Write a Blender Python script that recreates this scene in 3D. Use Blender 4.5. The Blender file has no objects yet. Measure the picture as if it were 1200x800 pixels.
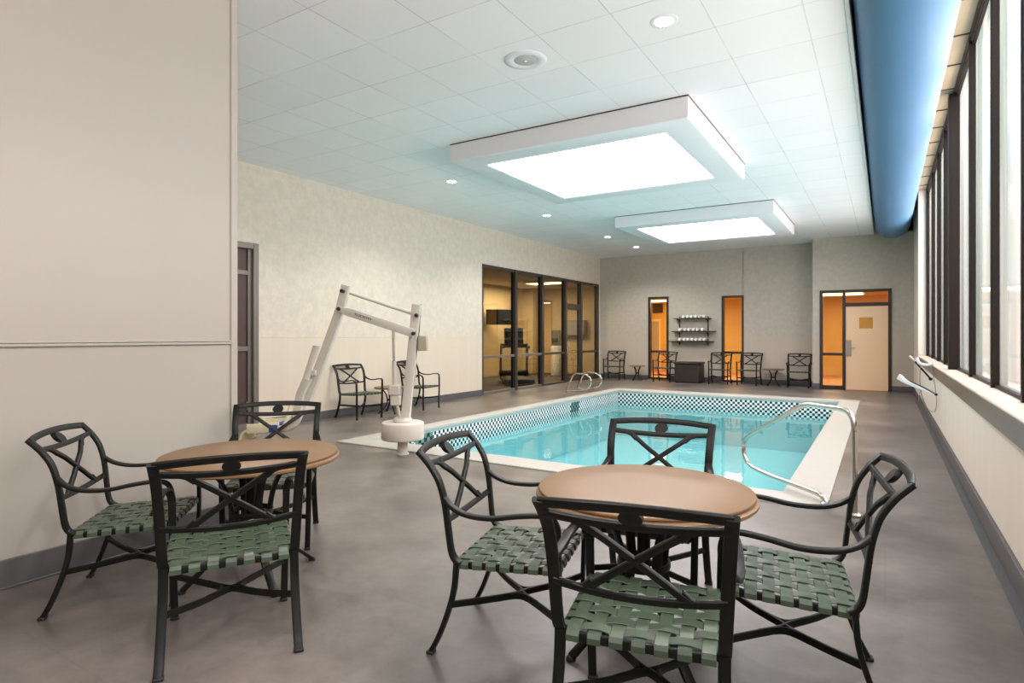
import bpy, math, random
from mathutils import Vector, Matrix
random.seed(7)
S = bpy.context.scene
COL = S.collection
PI = math.pi

# ------------------------------------------------------------------ mesh helpers
class MB:
    """collects faces, then links them as ONE mesh object"""
    def __init__(self):
        self.v = []; self.f = []; self.mi = []; self.m = 0
    def add(self, vs, fs):
        o = len(self.v)
        self.v += [tuple(p) for p in vs]
        self.f += [tuple(i + o for i in f) for f in fs]
        self.mi += [self.m] * len(fs)
        return self
    def box(self, x0, y0, z0, x1, y1, z1, b=0.0):
        if x0 > x1: x0, x1 = x1, x0
        if y0 > y1: y0, y1 = y1, y0
        if z0 > z1: z0, z1 = z1, z0
        b = min(b, .49*(x1-x0), .49*(y1-y0), .49*(z1-z0))
        if b <= 0:
            vs = [(x, y, z) for z in (z0, z1) for y in (y0, y1) for x in (x0, x1)]
            return self.add(vs, [(0,2,3,1),(4,5,7,6),(0,1,5,4),(2,6,7,3),(0,4,6,2),(1,3,7,5)])
        # chamfered box: every corner cut into three vertices
        vs = []; idx = {}
        X = (x0, x1); Y = (y0, y1); Z = (z0, z1)
        for i in (0,1):
            for j in (0,1):
                for k in (0,1):
                    sx = b if i == 0 else -b; sy = b if j == 0 else -b; sz = b if k == 0 else -b
                    for a in range(3):
                        p = [X[i]+sx, Y[j]+sy, Z[k]+sz]
                        p[a] = (X[i], Y[j], Z[k])[a]
                        idx[(i,j,k,a)] = len(vs); vs.append(tuple(p))
        fs = []
        for a in range(3):
            o1, o2 = [q for q in range(3) if q != a]
            for s in (0,1):
                loop = []
                for (p, q) in ((0,0),(1,0),(1,1),(0,1)):
                    c = [0,0,0]; c[a] = s; c[o1] = p; c[o2] = q
                    loop.append(idx[(c[0],c[1],c[2],a)])
                flip = (s == 0) != (a == 1)
                fs.append(tuple(loop[::-1] if flip else loop))
        for a in range(3):
            o1, o2 = [q for q in range(3) if q != a]
            for p in (0,1):
                for q in (0,1):
                    c0 = [0,0,0]; c0[o1] = p; c0[o2] = q; c1 = c0[:]; c1[a] = 1
                    fs.append((idx[(*c0,o1)], idx[(*c1,o1)], idx[(*c1,o2)], idx[(*c0,o2)]))
        for i in (0,1):
            for j in (0,1):
                for k in (0,1):
                    fs.append((idx[(i,j,k,0)], idx[(i,j,k,1)], idx[(i,j,k,2)]))
        return self.add(vs, fs)
    def sweep(self, pts, prof, hint=(1,0,0), closed=False, cap=True, scale=None):
        """sweeps a closed profile (a along the hint side, b across) along pts"""
        P = [Vector(p) for p in pts]; n = len(P); k = len(prof); h = Vector(hint)
        vs = []
        for i, p in enumerate(P):
            if closed: t = P[(i+1) % n] - P[i-1]
            else: t = P[min(i+1, n-1)] - P[max(i-1, 0)]
            t = t.normalized()
            s = h - t * h.dot(t)
            if s.length < 1e-4: s = Vector((0,0,1)) - t * t.z
            if s.length < 1e-4: s = Vector((0,1,0)) - t * t.y
            s.normalize(); nn = t.cross(s)
            q = 1 if scale is None else scale[i]
            for a, b in prof: vs.append(p + s*a*q + nn*b*q)
        fs = []
        for i in range(n if closed else n-1):
            j = (i+1) % n
            for c in range(k):
                d = (c+1) % k
                fs.append((i*k+c, i*k+d, j*k+d, j*k+c))
        if cap and not closed:
            fs.append(tuple(range(k-1, -1, -1))); fs.append(tuple((n-1)*k + c for c in range(k)))
        return self.add(vs, fs)
    def tube(self, pts, r, n=10, closed=False, scale=None):
        """round tube with a rotation-minimising frame"""
        P = [Vector(p) for p in pts]; m = len(P)
        ts = []
        for i in range(m):
            t = (P[(i+1) % m] - P[i-1]) if closed else (P[min(i+1, m-1)] - P[max(i-1, 0)])
            ts.append(t.normalized())
        up = Vector((0,0,1)) if abs(ts[0].z) < .9 else Vector((1,0,0))
        s = (up - ts[0]*up.dot(ts[0])).normalized()
        vs = []
        for i in range(m):
            s = s - ts[i]*s.dot(ts[i])
            s.normalize(); b = ts[i].cross(s)
            q = r if scale is None else r*scale[i]
            for c in range(n):
                a = 2*PI*c/n
                vs.append(P[i] + s*math.cos(a)*q + b*math.sin(a)*q)
        fs = []
        for i in range(m if closed else m-1):
            j = (i+1) % m
            for c in range(n):
                d = (c+1) % n
                fs.append((i*n+c, i*n+d, j*n+d, j*n+c))
        if not closed:
            fs.append(tuple(range(n-1, -1, -1))); fs.append(tuple((m-1)*n + c for c in range(n)))
        return self.add(vs, fs)
    def lathe(self, prof, n=32, c=(0,0,0), axis='z'):
        """prof: (radius, height) list from bottom to top"""
        vs = []; k = len(prof)
        for i in range(n):
            a = 2*PI*i/n; ca, sa = math.cos(a), math.sin(a)
            for r, z in prof:
                r = max(r, 1e-4)
                if axis == 'z': p = (c[0]+r*ca, c[1]+r*sa, c[2]+z)
                elif axis == 'y': p = (c[0]+r*sa, c[1]+z, c[2]+r*ca)
                else: p = (c[0]+z, c[1]+r*ca, c[2]+r*sa)
                vs.append(p)
        fs = []
        for i in range(n):
            j = (i+1) % n
            for q in range(k-1):
                fs.append((i*k+q, j*k+q, j*k+q+1, i*k+q+1))
        fs.append(tuple(j*k for j in range(n-1, -1, -1))); fs.append(tuple(j*k+k-1 for j in range(n)))
        return self.add(vs, fs)
    def prism(self, poly, d0, d1, plane='xy'):
        """extrudes a polygon; plane names the two axes of poly, the third is the depth"""
        n = len(poly)
        def P(a, b, d):
            return {'xy': (a,b,d), 'xz': (a,d,b), 'yz': (d,a,b)}[plane]
        vs = [P(a,b,d0) for a,b in poly] + [P(a,b,d1) for a,b in poly]
        fs = [tuple(range(n-1,-1,-1)), tuple(range(n, 2*n))]
        fs += [(i, (i+1) % n, n+(i+1) % n, n+i) for i in range(n)]
        return self.add(vs, fs)
    def quad(self, a, b, c, d):
        return self.add([a,b,c,d], [(0,1,2,3)])
    def xform(self, M):
        self.v = [tuple(M @ Vector(p)) for p in self.v]; return self
    def build(self, name, mats, parent=None, smooth=True, angle=38, loc=None):
        me = bpy.data.meshes.new(name)
        me.from_pydata(self.v, [], self.f)
        if not isinstance(mats, (list, tuple)): mats = [mats]
        for m in mats: me.materials.append(m)
        me.polygons.foreach_set('material_index', self.mi)
        me.validate(); me.update()
        import bmesh
        bm = bmesh.new(); bm.from_mesh(me)
        bmesh.ops.recalc_face_normals(bm, faces=bm.faces[:])
        bm.to_mesh(me); bm.free()
        if smooth:
            me.polygons.foreach_set('use_smooth', [True]*len(me.polygons))
            me.set_sharp_from_angle(angle=math.radians(angle))
        o = bpy.data.objects.new(name, me); COL.objects.link(o)
        if parent: o.parent = parent
        if loc: o.location = loc
        return o

def rrect(w, t, r=None, n=2):
    r = min(w, t)*.3 if r is None else r
    out = []
    for cx, cy, a0 in ((w/2-r, t/2-r, 0), (-w/2+r, t/2-r, PI/2), (-w/2+r, -t/2+r, PI), (w/2-r, -t/2+r, 1.5*PI)):
        for i in range(n+1):
            a = a0 + PI/2*i/n
            out.append((cx + r*math.cos(a), cy + r*math.sin(a)))
    return out
def spline(P, per=6, closed=False):
    P = [Vector(p) for p in P]; n = len(P); out = []
    for i in range(n if closed else n-1):
        if closed: a, b, c, d = P[i-1], P[i], P[(i+1) % n], P[(i+2) % n]
        else: a, b, c, d = P[max(i-1,0)], P[i], P[i+1], P[min(i+2, n-1)]
        for k in range(per):
            t = k/per
            out.append(.5*((2*b) + (c-a)*t + (2*a-5*b+4*c-d)*t*t + (3*b-a-3*c+d)*t*t*t))
    if not closed: out.append(P[-1])
    return out
def fillet(P, r, n=5):
    """polyline with rounded corners"""
    P = [Vector(p) for p in P]; out = [P[0]]
    for i in range(1, len(P)-1):
        a, b, c = P[i-1], P[i], P[i+1]
        u = (a-b); w = (c-b)
        q = min(r, u.length*.48, w.length*.48)
        p0 = b + u.normalized()*q; p1 = b + w.normalized()*q
        for k in range(n+1):
            t = k/n
            out.append(p0*(1-t)**2 + b*2*t*(1-t) + p1*t*t)
    out.append(P[-1]); return out

def props(o, label=None, cat=None, group=None, kind=None):
    if label: o['label'] = label
    if cat: o['category'] = cat
    if group: o['group'] = group
    if kind: o['kind'] = kind
    return o
def thing(name, label, cat, loc=(0,0,0), rz=0, group=None, kind=None):
    o = bpy.data.objects.new(name, None); COL.objects.link(o)
    o.empty_display_size = .1
    o.location = loc; o.rotation_euler = (0,0,rz)
    return props(o, label, cat, group, kind)
def dup(root, loc, rz, label, group=None):
    def cp(o, parent):
        c = o.copy(); COL.objects.link(c)
        if parent is not None: c.parent = parent
        for ch in list(o.children): cp(ch, c)
        return c
    r = cp(root, None); r.location = loc; r.rotation_euler = (0,0,rz)
    r['label'] = label
    if group: r['group'] = group
    return r

# ------------------------------------------------------------------ materials
def lin(c):
    return tuple(((x/255)/12.92 if x/255 <= .04045 else ((x/255+.055)/1.055)**2.4) for x in c) + (1,)
def nm(name):
    m = bpy.data.materials.new(name); m.use_nodes = True
    nt = m.node_tree; nt.nodes.clear()
    out = nt.nodes.new('ShaderNodeOutputMaterial')
    return m, nt, out
def N(nt, t, **kw):
    n = nt.nodes.new(t)
    for k, v in kw.items():
        if k in n.inputs: n.inputs[k].default_value = v
        else: setattr(n, k, v)
    return n
def coords(nt, scale=(1,1,1), loc=(0,0,0)):
    tc = N(nt, 'ShaderNodeTexCoord'); mp = N(nt, 'ShaderNodeMapping')
    mp.inputs['Scale'].default_value = scale; mp.inputs['Location'].default_value = loc
    nt.links.new(tc.outputs['Object'], mp.inputs[0])
    return mp.outputs[0]
def mat(name, rgb, rough=.5, metal=0., var=.06, vscale=6., bump=0., bscale=60., stretch=(1,1,1), spec=.5, coat=0.):
    """principled with a two-tone noise and an optional bump; rgb in sRGB 0-255"""
    m, nt, out = nm(name)
    b = N(nt, 'ShaderNodeBsdfPrincipled', Roughness=rough, Metallic=metal)
    b.inputs['Specular IOR Level'].default_value = spec
    if coat: b.inputs['Coat Weight'].default_value = coat
    c = lin(rgb)
    co = coords(nt, stretch)
    no = N(nt, 'ShaderNodeTexNoise', Scale=vscale, Detail=4.)
    nt.links.new(co, no.inputs['Vector'])
    mx = N(nt, 'ShaderNodeMix', data_type='RGBA')
    lo = tuple(x*(1-var) for x in c[:3]) + (1,); hi = tuple(min(1, x*(1+var)) for x in c[:3]) + (1,)
    mx.inputs[6].default_value = lo; mx.inputs[7].default_value = hi
    nt.links.new(no.outputs['Fac'], mx.inputs[0])
    nt.links.new(mx.outputs[2], b.inputs['Base Color'])
    if bump:
        n2 = N(nt, 'ShaderNodeTexNoise', Scale=bscale, Detail=3.)
        nt.links.new(co, n2.inputs['Vector'])
        bp = N(nt, 'ShaderNodeBump', Strength=bump, Distance=.01)
        nt.links.new(n2.outputs['Fac'], bp.inputs['Height'])
        nt.links.new(bp.outputs[0], b.inputs['Normal'])
    nt.links.new(b.outputs[0], out.inputs[0])
    return m
def emit(name, rgb, strength):
    m, nt, out = nm(name)
    e = N(nt, 'ShaderNodeEmission', Strength=strength); e.inputs[0].default_value = lin(rgb)
    nt.links.new(e.outputs[0], out.inputs[0]); return m
def schlick(nt, f0=.04, boost=1., normal=None):
    lw = N(nt, 'ShaderNodeLayerWeight', Blend=.5)
    if normal: nt.links.new(normal, lw.inputs['Normal'])
    pw = N(nt, 'ShaderNodeMath', operation='POWER'); pw.inputs[1].default_value = 5.
    ma = N(nt, 'ShaderNodeMath', operation='MULTIPLY_ADD'); ma.inputs[1].default_value = (1-f0)*boost; ma.inputs[2].default_value = f0*boost
    ma.use_clamp = True
    nt.links.new(lw.outputs['Facing'], pw.inputs[0]); nt.links.new(pw.outputs[0], ma.inputs[0])
    return ma.outputs[0]
def glass(name, tint, rough=.02, fres=1.45, boost=1.0):
    m, nt, out = nm(name)
    t = N(nt, 'ShaderNodeBsdfTransparent'); t.inputs[0].default_value = lin(tint)
    g = N(nt, 'ShaderNodeBsdfGlossy', Roughness=rough)
    mx = N(nt, 'ShaderNodeMixShader')
    nt.links.new(schlick(nt, .04, boost), mx.inputs[0])
    nt.links.new(t.outputs[0], mx.inputs[1]); nt.links.new(g.outputs[0], mx.inputs[2])
    nt.links.new(mx.outputs[0], out.inputs[0]); return m

def floor_mat():
    m, nt, out = nm('coated_deck_floor')
    b = N(nt, 'ShaderNodeBsdfPrincipled', Roughness=.42)
    b.inputs['Specular IOR Level'].default_value = .8
    co = coords(nt)
    n1 = N(nt, 'ShaderNodeTexNoise', Scale=1.1, Detail=5., Roughness=.6)
    n2 = N(nt, 'ShaderNodeTexNoise', Scale=10., Detail=6., Roughness=.7)
    nt.links.new(co, n1.inputs[0]); nt.links.new(co, n2.inputs[0])
    r = N(nt, 'ShaderNodeValToRGB')
    r.color_ramp.elements[0].position = .3; r.color_ramp.elements[0].color = lin((70, 63, 59))
    r.color_ramp.elements[1].position = .72; r.color_ramp.elements[1].color = lin((128, 119, 112))
    nt.links.new(n1.outputs[0], r.inputs[0])
    mx = N(nt, 'ShaderNodeMix', data_type='RGBA', blend_type='OVERLAY'); mx.inputs[0].default_value = .34
    nt.links.new(r.outputs[0], mx.inputs[6]); nt.links.new(n2.outputs[0], mx.inputs[7])
    # faint wide seams of the coating
    br = N(nt, 'ShaderNodeTexBrick', Scale=1.)
    br.inputs['Color1'].default_value = (1,1,1,1); br.inputs['Color2'].default_value = (.97,.97,.97,1)
    br.inputs['Mortar'].default_value = (.86,.86,.86,1); br.inputs['Mortar Size'].default_value = .006
    br.inputs['Brick Width'].default_value = 2.4; br.inputs['Row Height'].default_value = 1.2
    nt.links.new(co, br.inputs[0])
    m2 = N(nt, 'ShaderNodeMix', data_type='RGBA', blend_type='MULTIPLY'); m2.inputs[0].default_value = .6
    nt.links.new(mx.outputs[2], m2.inputs[6]); nt.links.new(br.outputs[0], m2.inputs[7])
    nt.links.new(m2.outputs[2], b.inputs['Base Color'])
    rr = N(nt, 'ShaderNodeMapRange'); rr.inputs['To Min'].default_value = .26; rr.inputs['To Max'].default_value = .46
    nt.links.new(n1.outputs[0], rr.inputs[0]); nt.links.new(rr.outputs[0], b.inputs['Roughness'])
    bp = N(nt, 'ShaderNodeBump', Strength=.06, Distance=.004)
    nt.links.new(n2.outputs[0], bp.inputs['Height']); nt.links.new(bp.outputs[0], b.inputs['Normal'])
    nt.links.new(b.outputs[0], out.inputs[0]); return m

def ceiling_mat():
    m, nt, out = nm('ceiling_tile')
    b = N(nt, 'ShaderNodeBsdfPrincipled', Roughness=.8)
    co = coords(nt, loc=(1.86, -4.48, 0))
    br = N(nt, 'ShaderNodeTexBrick', Scale=1., offset=0.)
    br.inputs['Color1'].default_value = lin((238,238,238)); br.inputs['Color2'].default_value = lin((232,232,232))
    br.inputs['Mortar'].default_value = lin((200,200,202)); br.inputs['Mortar Size'].default_value = .006
    br.inputs['Mortar Smooth'].default_value = .3
    br.inputs['Brick Width'].default_value = .66; br.inputs['Row Height'].default_value = .66
    nt.links.new(co, br.inputs[0])
    no = N(nt, 'ShaderNodeTexNoise', Scale=1.7, Detail=3.); nt.links.new(co, no.inputs[0])
    rp = N(nt, 'ShaderNodeMapRange'); rp.inputs[1].default_value = .38; rp.inputs[2].default_value = .62
    nt.links.new(no.outputs[0], rp.inputs[0])
    mx = N(nt, 'ShaderNodeMix', data_type='RGBA'); mx.inputs[7].default_value = lin((235,235,235))
    rp.inputs['To Min'].default_value = 0.; rp.inputs['To Max'].default_value = .7
    nt.links.new(rp.outputs[0], mx.inputs[0]); nt.links.new(br.outputs[0], mx.inputs[6])
    nt.links.new(mx.outputs[2], b.inputs['Base Color'])
    n2 = N(nt, 'ShaderNodeTexNoise', Scale=120., Detail=2.); nt.links.new(co, n2.inputs[0])
    bp = N(nt, 'ShaderNodeBump', Strength=.12, Distance=.004); nt.links.new(n2.outputs[0], bp.inputs['Height'])
    nt.links.new(bp.outputs[0], b.inputs['Normal'])
    nt.links.new(b.outputs[0], out.inputs[0]); return m

def wall_mat(name, up, lo, split=1.37, amp=.10):
    """wallpaper with a mottled upper field over a plainer ribbed wainscot"""
    m, nt, out = nm(name)
    b = N(nt, 'ShaderNodeBsdfPrincipled', Roughness=.75)
    b.inputs['Specular IOR Level'].default_value = .3
    co = coords(nt)
    n1 = N(nt, 'ShaderNodeTexNoise', Scale=9., Detail=5., Roughness=.65); nt.links.new(co, n1.inputs[0])
    mu = N(nt, 'ShaderNodeMix', data_type='RGBA')
    c = lin(up)
    mu.inputs[6].default_value = tuple(x*(1-amp) for x in c[:3]) + (1,)
    mu.inputs[7].default_value = tuple(min(1, x*(1+amp)) for x in c[:3]) + (1,)
    rp = N(nt, 'ShaderNodeMapRange'); rp.inputs[1].default_value = .36; rp.inputs[2].default_value = .64
    nt.links.new(n1.outputs[0], rp.inputs[0]); nt.links.new(rp.outputs[0], mu.inputs[0])
    # wainscot with faint vertical ribs
    n2 = N(nt, 'ShaderNodeTexNoise', Scale=1., Detail=2.)
    nt.links.new(coords(nt, (14., 14., .15)), n2.inputs[0])
    ml = N(nt, 'ShaderNodeMix', data_type='RGBA')
    d = lin(lo)
    ml.inputs[6].default_value = tuple(x*.96 for x in d[:3]) + (1,); ml.inputs[7].default_value = tuple(min(1, x*1.04) for x in d[:3]) + (1,)
    nt.links.new(n2.outputs[0], ml.inputs[0])
    sx = N(nt, 'ShaderNodeSeparateXYZ'); nt.links.new(co, sx.inputs[0])
    gt = N(nt, 'ShaderNodeMath', operation='GREATER_THAN'); gt.inputs[1].default_value = split
    nt.links.new(sx.outputs[2], gt.inputs[0])
    fx = N(nt, 'ShaderNodeMix', data_type='RGBA'); nt.links.new(gt.outputs[0], fx.inputs[0])
    nt.links.new(ml.outputs[2], fx.inputs[6]); nt.links.new(mu.outputs[2], fx.inputs[7])
    nt.links.new(fx.outputs[2], b.inputs['Base Color'])
    bp = N(nt, 'ShaderNodeBump', Strength=.25, Distance=.006)
    hm = N(nt, 'ShaderNodeMath', operation='MULTIPLY'); nt.links.new(n1.outputs[0], hm.inputs[0]); nt.links.new(gt.outputs[0], hm.inputs[1])
    nt.links.new(hm.outputs[0], bp.inputs['Height']); nt.links.new(bp.outputs[0], b.inputs['Normal'])
    nt.links.new(b.outputs[0], out.inputs[0]); return m

def tile_mat(name, ca, cb, s):
    m, nt, out = nm(name)
    b = N(nt, 'ShaderNodeBsdfPrincipled', Roughness=.2)
    sx = N(nt, 'ShaderNodeSeparateXYZ'); nt.links.new(coords(nt), sx.inputs[0])
    ad = N(nt, 'ShaderNodeMath', operation='ADD'); nt.links.new(sx.outputs[0], ad.inputs[0]); nt.links.new(sx.outputs[1], ad.inputs[1])
    def fl(o, off):
        a = N(nt, 'ShaderNodeMath', operation='MULTIPLY_ADD'); a.inputs[1].default_value = 1/s; a.inputs[2].default_value = off
        nt.links.new(o, a.inputs[0])
        f = N(nt, 'ShaderNodeMath', operation='FLOOR'); nt.links.new(a.outputs[0], f.inputs[0]); return f.outputs[0]
    su = N(nt, 'ShaderNodeMath', operation='ADD')
    nt.links.new(fl(ad.outputs[0], .31), su.inputs[0]); nt.links.new(fl(sx.outputs[2], .07/s), su.inputs[1])
    md = N(nt, 'ShaderNodeMath', operation='FLOORED_MODULO'); md.inputs[1].default_value = 2.
    nt.links.new(su.outputs[0], md.inputs[0])
    mx = N(nt, 'ShaderNodeMix', data_type='RGBA'); mx.inputs[6].default_value = lin(ca); mx.inputs[7].default_value = lin(cb)
    nt.links.new(md.outputs[0], mx.inputs[0]); nt.links.new(mx.outputs[2], b.inputs['Base Color'])
    nt.links.new(b.outputs[0], out.inputs[0]); return m

def water_mat():
    m, nt, out = nm('pool_water')
    t = N(nt, 'ShaderNodeBsdfTransparent'); t.inputs[0].default_value = (.74, .97, .975, 1)
    g = N(nt, 'ShaderNodeBsdfGlossy', Roughness=.02)
    no = N(nt, 'ShaderNodeTexNoise', Scale=2.2, Detail=2.); nt.links.new(coords(nt), no.inputs[0])
    bp = N(nt, 'ShaderNodeBump', Strength=.06, Distance=.05); nt.links.new(no.outputs[0], bp.inputs['Height'])
    nt.links.new(bp.outputs[0], g.inputs['Normal'])
    mx = N(nt, 'ShaderNodeMixShader')
    nt.links.new(schlick(nt, .02), mx.inputs[0]); nt.links.new(t.outputs[0], mx.inputs[1]); nt.links.new(g.outputs[0], mx.inputs[2])
    nt.links.new(mx.outputs[0], out.inputs[0]); return m

def frost_mat():
    """streaked translucent window pane"""
    m, nt, out = nm('streaked_frosted_pane')
    n1 = N(nt, 'ShaderNodeTexNoise', Scale=1., Detail=4., Roughness=.6); nt.links.new(coords(nt, (1., 2.6, .22)), n1.inputs[0])
    r = N(nt, 'ShaderNodeValToRGB'); cr = r.color_ramp
    cr.elements[0].position = .36; cr.elements[0].color = lin((134, 156, 140))
    cr.elements[1].position = .7; cr.elements[1].color = lin((226, 222, 208))
    e = cr.elements.new(.5); e.color = lin((178, 186, 172))
    nt.links.new(n1.outputs[0], r.inputs[0])
    tl = N(nt, 'ShaderNodeBsdfTranslucent'); nt.links.new(r.outputs[0], tl.inputs[0])
    tr = N(nt, 'ShaderNodeBsdfTransparent'); tr.inputs[0].default_value = (.92, .94, .90, 1)
    a = N(nt, 'ShaderNodeMixShader'); a.inputs[0].default_value = .58
    nt.links.new(tl.outputs[0], a.inputs[1]); nt.links.new(tr.outputs[0], a.inputs[2])
    g = N(nt, 'ShaderNodeBsdfGlossy', Roughness=.06)
    mx = N(nt, 'ShaderNodeMixShader')
    nt.links.new(schlick(nt, .04, .7), mx.inputs[0]); nt.links.new(a.outputs[0], mx.inputs[1]); nt.links.new(g.outputs[0], mx.inputs[2])
    nt.links.new(mx.outputs[0], out.inputs[0]); return m

M = {}
M['floor'] = floor_mat()
M['ceiling'] = ceiling_mat()
M['wall_left'] = wall_mat('wallpaper_cream', (212, 201, 185), (214, 201, 182), amp=.06)
M['wall_back'] = wall_mat('wallpaper_taupe', (188, 180, 167), (191, 180, 165), amp=.06)
M['panel'] = mat('painted_panel', (174, 167, 157), .45, var=.025, vscale=1.2)
M['sillwall'] = mat('window_wall_paint', (230, 219, 205), .6, var=.06, vscale=1., stretch=(3, 3, .3))
M['base'] = mat('rubber_baseboard', (88, 86, 88), .5, var=.05)
M['sill'] = mat('sill_stone', (203, 192, 175), .45, var=.08, vscale=5)
M['sillband'] = mat('brushed_sill_band', (118, 110, 100), .32, metal=.5, var=.1, vscale=3, stretch=(1, .3, 4))
M['bronze'] = mat('bronze_frame', (32, 25, 19), .5, metal=.0, var=.05, spec=.2)
M['dark'] = mat('dark_door_frame', (52, 44, 40), .4, metal=.2, var=.05)
M['store'] = mat('storefront_frame', (66, 60, 54), .45, metal=.2, var=.04)
M['greyframe'] = mat('grey_aluminium_frame', (118, 110, 102), .4, metal=.3, var=.04)
M['soffit'] = mat('stained_soffit_tile', (200, 176, 140), .8, var=.16, vscale=2.)
M['soffit_beam'] = mat('soffit_runner', (88, 60, 38), .6, var=.2)
M['white'] = mat('white_paint', (226, 226, 228), .5, var=.015)
M['trimwhite'] = mat('ceiling_edge_trim', (222, 226, 226), .4, var=.02)
M['duct'] = mat('blue_duct_fabric', (78, 124, 162), .5, var=.05, vscale=1.2, bump=.08, bscale=5)
M['chair'] = mat('dark_green_cast_metal', (15, 16, 11), .42, var=.15, vscale=14, spec=.28)
M['strap'] = mat('green_vinyl_strap', (70, 84, 66), .38, var=.12, vscale=9)
M['cap'] = mat('black_glide', (24, 24, 24), .6)
M['tabletop'] = mat('tan_moulded_top', (124, 95, 65), .42, var=.05, vscale=4, spec=.35)
M['cream'] = mat('cream_powder_coat', (206, 198, 186), .38, var=.03)
M['lift'] = mat('white_powder_coat', (206, 198, 186), .35, var=.03)
M['seatcream'] = mat('cream_plastic', (232, 221, 188), .4, var=.04)
M['blue'] = mat('blue_webbing', (36, 66, 168), .6, var=.1)
M['black'] = mat('black_plastic', (22, 22, 24), .4)
M['screen'] = mat('black_screen', (6, 6, 7), .5, spec=.15)
M['steel'] = mat('stainless_steel', (205, 198, 188), .2, metal=1., var=.03, vscale=20)
M['coping'] = mat('white_coping', (172, 168, 160), .45, var=.04, vscale=8)
M['plaster'] = mat('turquoise_plaster', (158, 206, 210), .5, var=.03, vscale=3)
M['tile'] = tile_mat('checkered_pool_tile', (236, 240, 238), (50, 46, 58), .052)
M['tile_big'] = tile_mat('dark_marker_tile', (96, 130, 122), (22, 34, 38), .066)
M['water'] = water_mat()
M['frost'] = frost_mat()
M['clear'] = glass('clear_outer_glass', (246, 248, 246), boost=.4)
M['glass'] = glass('clear_pane', (236, 232, 224), boost=1.0)
M['gymglass'] = glass('tinted_pane', (208, 206, 196), boost=1.2)
M['gymwall'] = mat('warm_gym_wall', (210, 184, 140), .7, var=.04)
M['gymfloor'] = mat('gym_rubber_floor', (66, 62, 58), .6, var=.15, vscale=30)
M['corr'] = mat('amber_corridor_wall', (214, 178, 92), .6, var=.04)
M['corrfloor'] = mat('corridor_floor', (196, 140, 90), .5)
M['doorleaf'] = mat('peach_door_leaf', (248, 210, 168), .45, var=.02)
M['amber'] = mat('amber_glazing', (214, 150, 58), .2)
M['box'] = mat('brown_resin_box', (40, 33, 28), .5, var=.08, bump=.1, bscale=40)
M['towel'] = mat('white_terry', (240, 238, 232), .9, var=.03, bump=.4, bscale=200)
M['shelf'] = mat('dark_wood_shelf', (66, 54, 46), .5, var=.15)
M['sky_panel'] = emit('luminous_skylight_panel', (255, 247, 250), 5.6)
M['lamp'] = emit('downlight_lens', (255, 250, 238), 14.0)
M['tube'] = emit('corridor_fluorescent', (255, 214, 150), 6.0)
M['gymlamp'] = emit('gym_ceiling_light', (255, 226, 170), 6.0)
M['grey'] = mat('grey_plastic', (150, 144, 136), .5)
M['mirror'] = mat('grey_cabinet', (122, 120, 110), .25, var=.04)
M['boxgrey'] = mat('beige_control_box', (176, 166, 142), .5)
M['curtain'] = mat('maroon_door_panel', (74, 50, 46), .5, var=.2, stretch=(8, 8, .4))
M['ink'] = mat('dark_lettering', (60, 56, 52), .6)

# ------------------------------------------------------------------ room measures
XL, XR, XP = -8.05, .60, -4.15         # far wall on the pool's long side, window wall, near partition
YP = 2.75                               # end of the partition
YB, YM, YR = 18.55, 18.49, 17.75        # back wall, its middle bay, its window-side bay
CZ, RZ = 3.96, 4.46                     # ceiling, raised strip over the windows
XE = -.235                              # edge of the ceiling
Y0 = -3.2                               # wall behind the camera
XW = .78                                # glazing plane

def struct(name, mb, m, label, cat, parent=None, **kw):
    o = mb.build(name, m, parent, **kw)
    if parent is None: props(o, label, cat, kind='structure')
    return o

# pool outline (outer edge of the coping, and the basin)
PO = [(-6.12, 5.50), (-.40, 5.42), (-.45, 14.82), (-6.04, 15.0)]
PIN = [(-5.88, 5.90), (-.78, 5.84), (-.82, 14.40), (-5.80, 14.52)]
WZ, DZ = -.25, -1.15

# floor: a ring around the pool
mb = MB()
OUT = [(XL-.2, Y0-.2), (1.0, Y0-.2), (1.0, 18.8), (XL-.2, 18.8)]
for i in range(4):
    j = (i+1) % 4
    mb.quad((*OUT[i],0), (*OUT[j],0), (*PO[j],0), (*PO[i],0))
struct('floor', mb, M['floor'], 'dark taupe coated pool deck floor running around the pool', 'floor', smooth=False)

mb = MB()
mb.box(XL-.2, Y0-.2, CZ, XE-.03, 18.8, CZ+.1)
mb.box(XE-.10, Y0-.2, CZ+.0005, XE-.03, 18.8, RZ)
struct('ceiling', mb, M['ceiling'], 'white square-tiled ceiling over the pool', 'ceiling', smooth=False)
mb = MB(); mb.box(XE-.03, Y0, CZ-.015, XE, YR, CZ+.09, .004)
struct('trim_1', mb, M['trimwhite'], 'pale metal trim along the ceiling edge beside the blue duct', 'trim')
mb = MB(); mb.box(XE-.10, Y0-.2, RZ, 1.0, 18.8, RZ+.1)
struct('ceiling_soffit', mb, M['soffit'], 'raised strip of stained beige ceiling tiles above the window wall', 'ceiling', smooth=False)
mb = MB()
y = Y0+.4
while y < YR:
    mb.box(XE, y, RZ-.010, XW, y+.022, RZ+.001); y += .8
mb.box(XW-.05, Y0, RZ-.03, XW-.02, 15.3, RZ+.001)
struct('trim_2', mb, M['soffit_beam'], 'rusty brown runners between the soffit tiles above the windows', 'trim', smooth=False)

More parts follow.
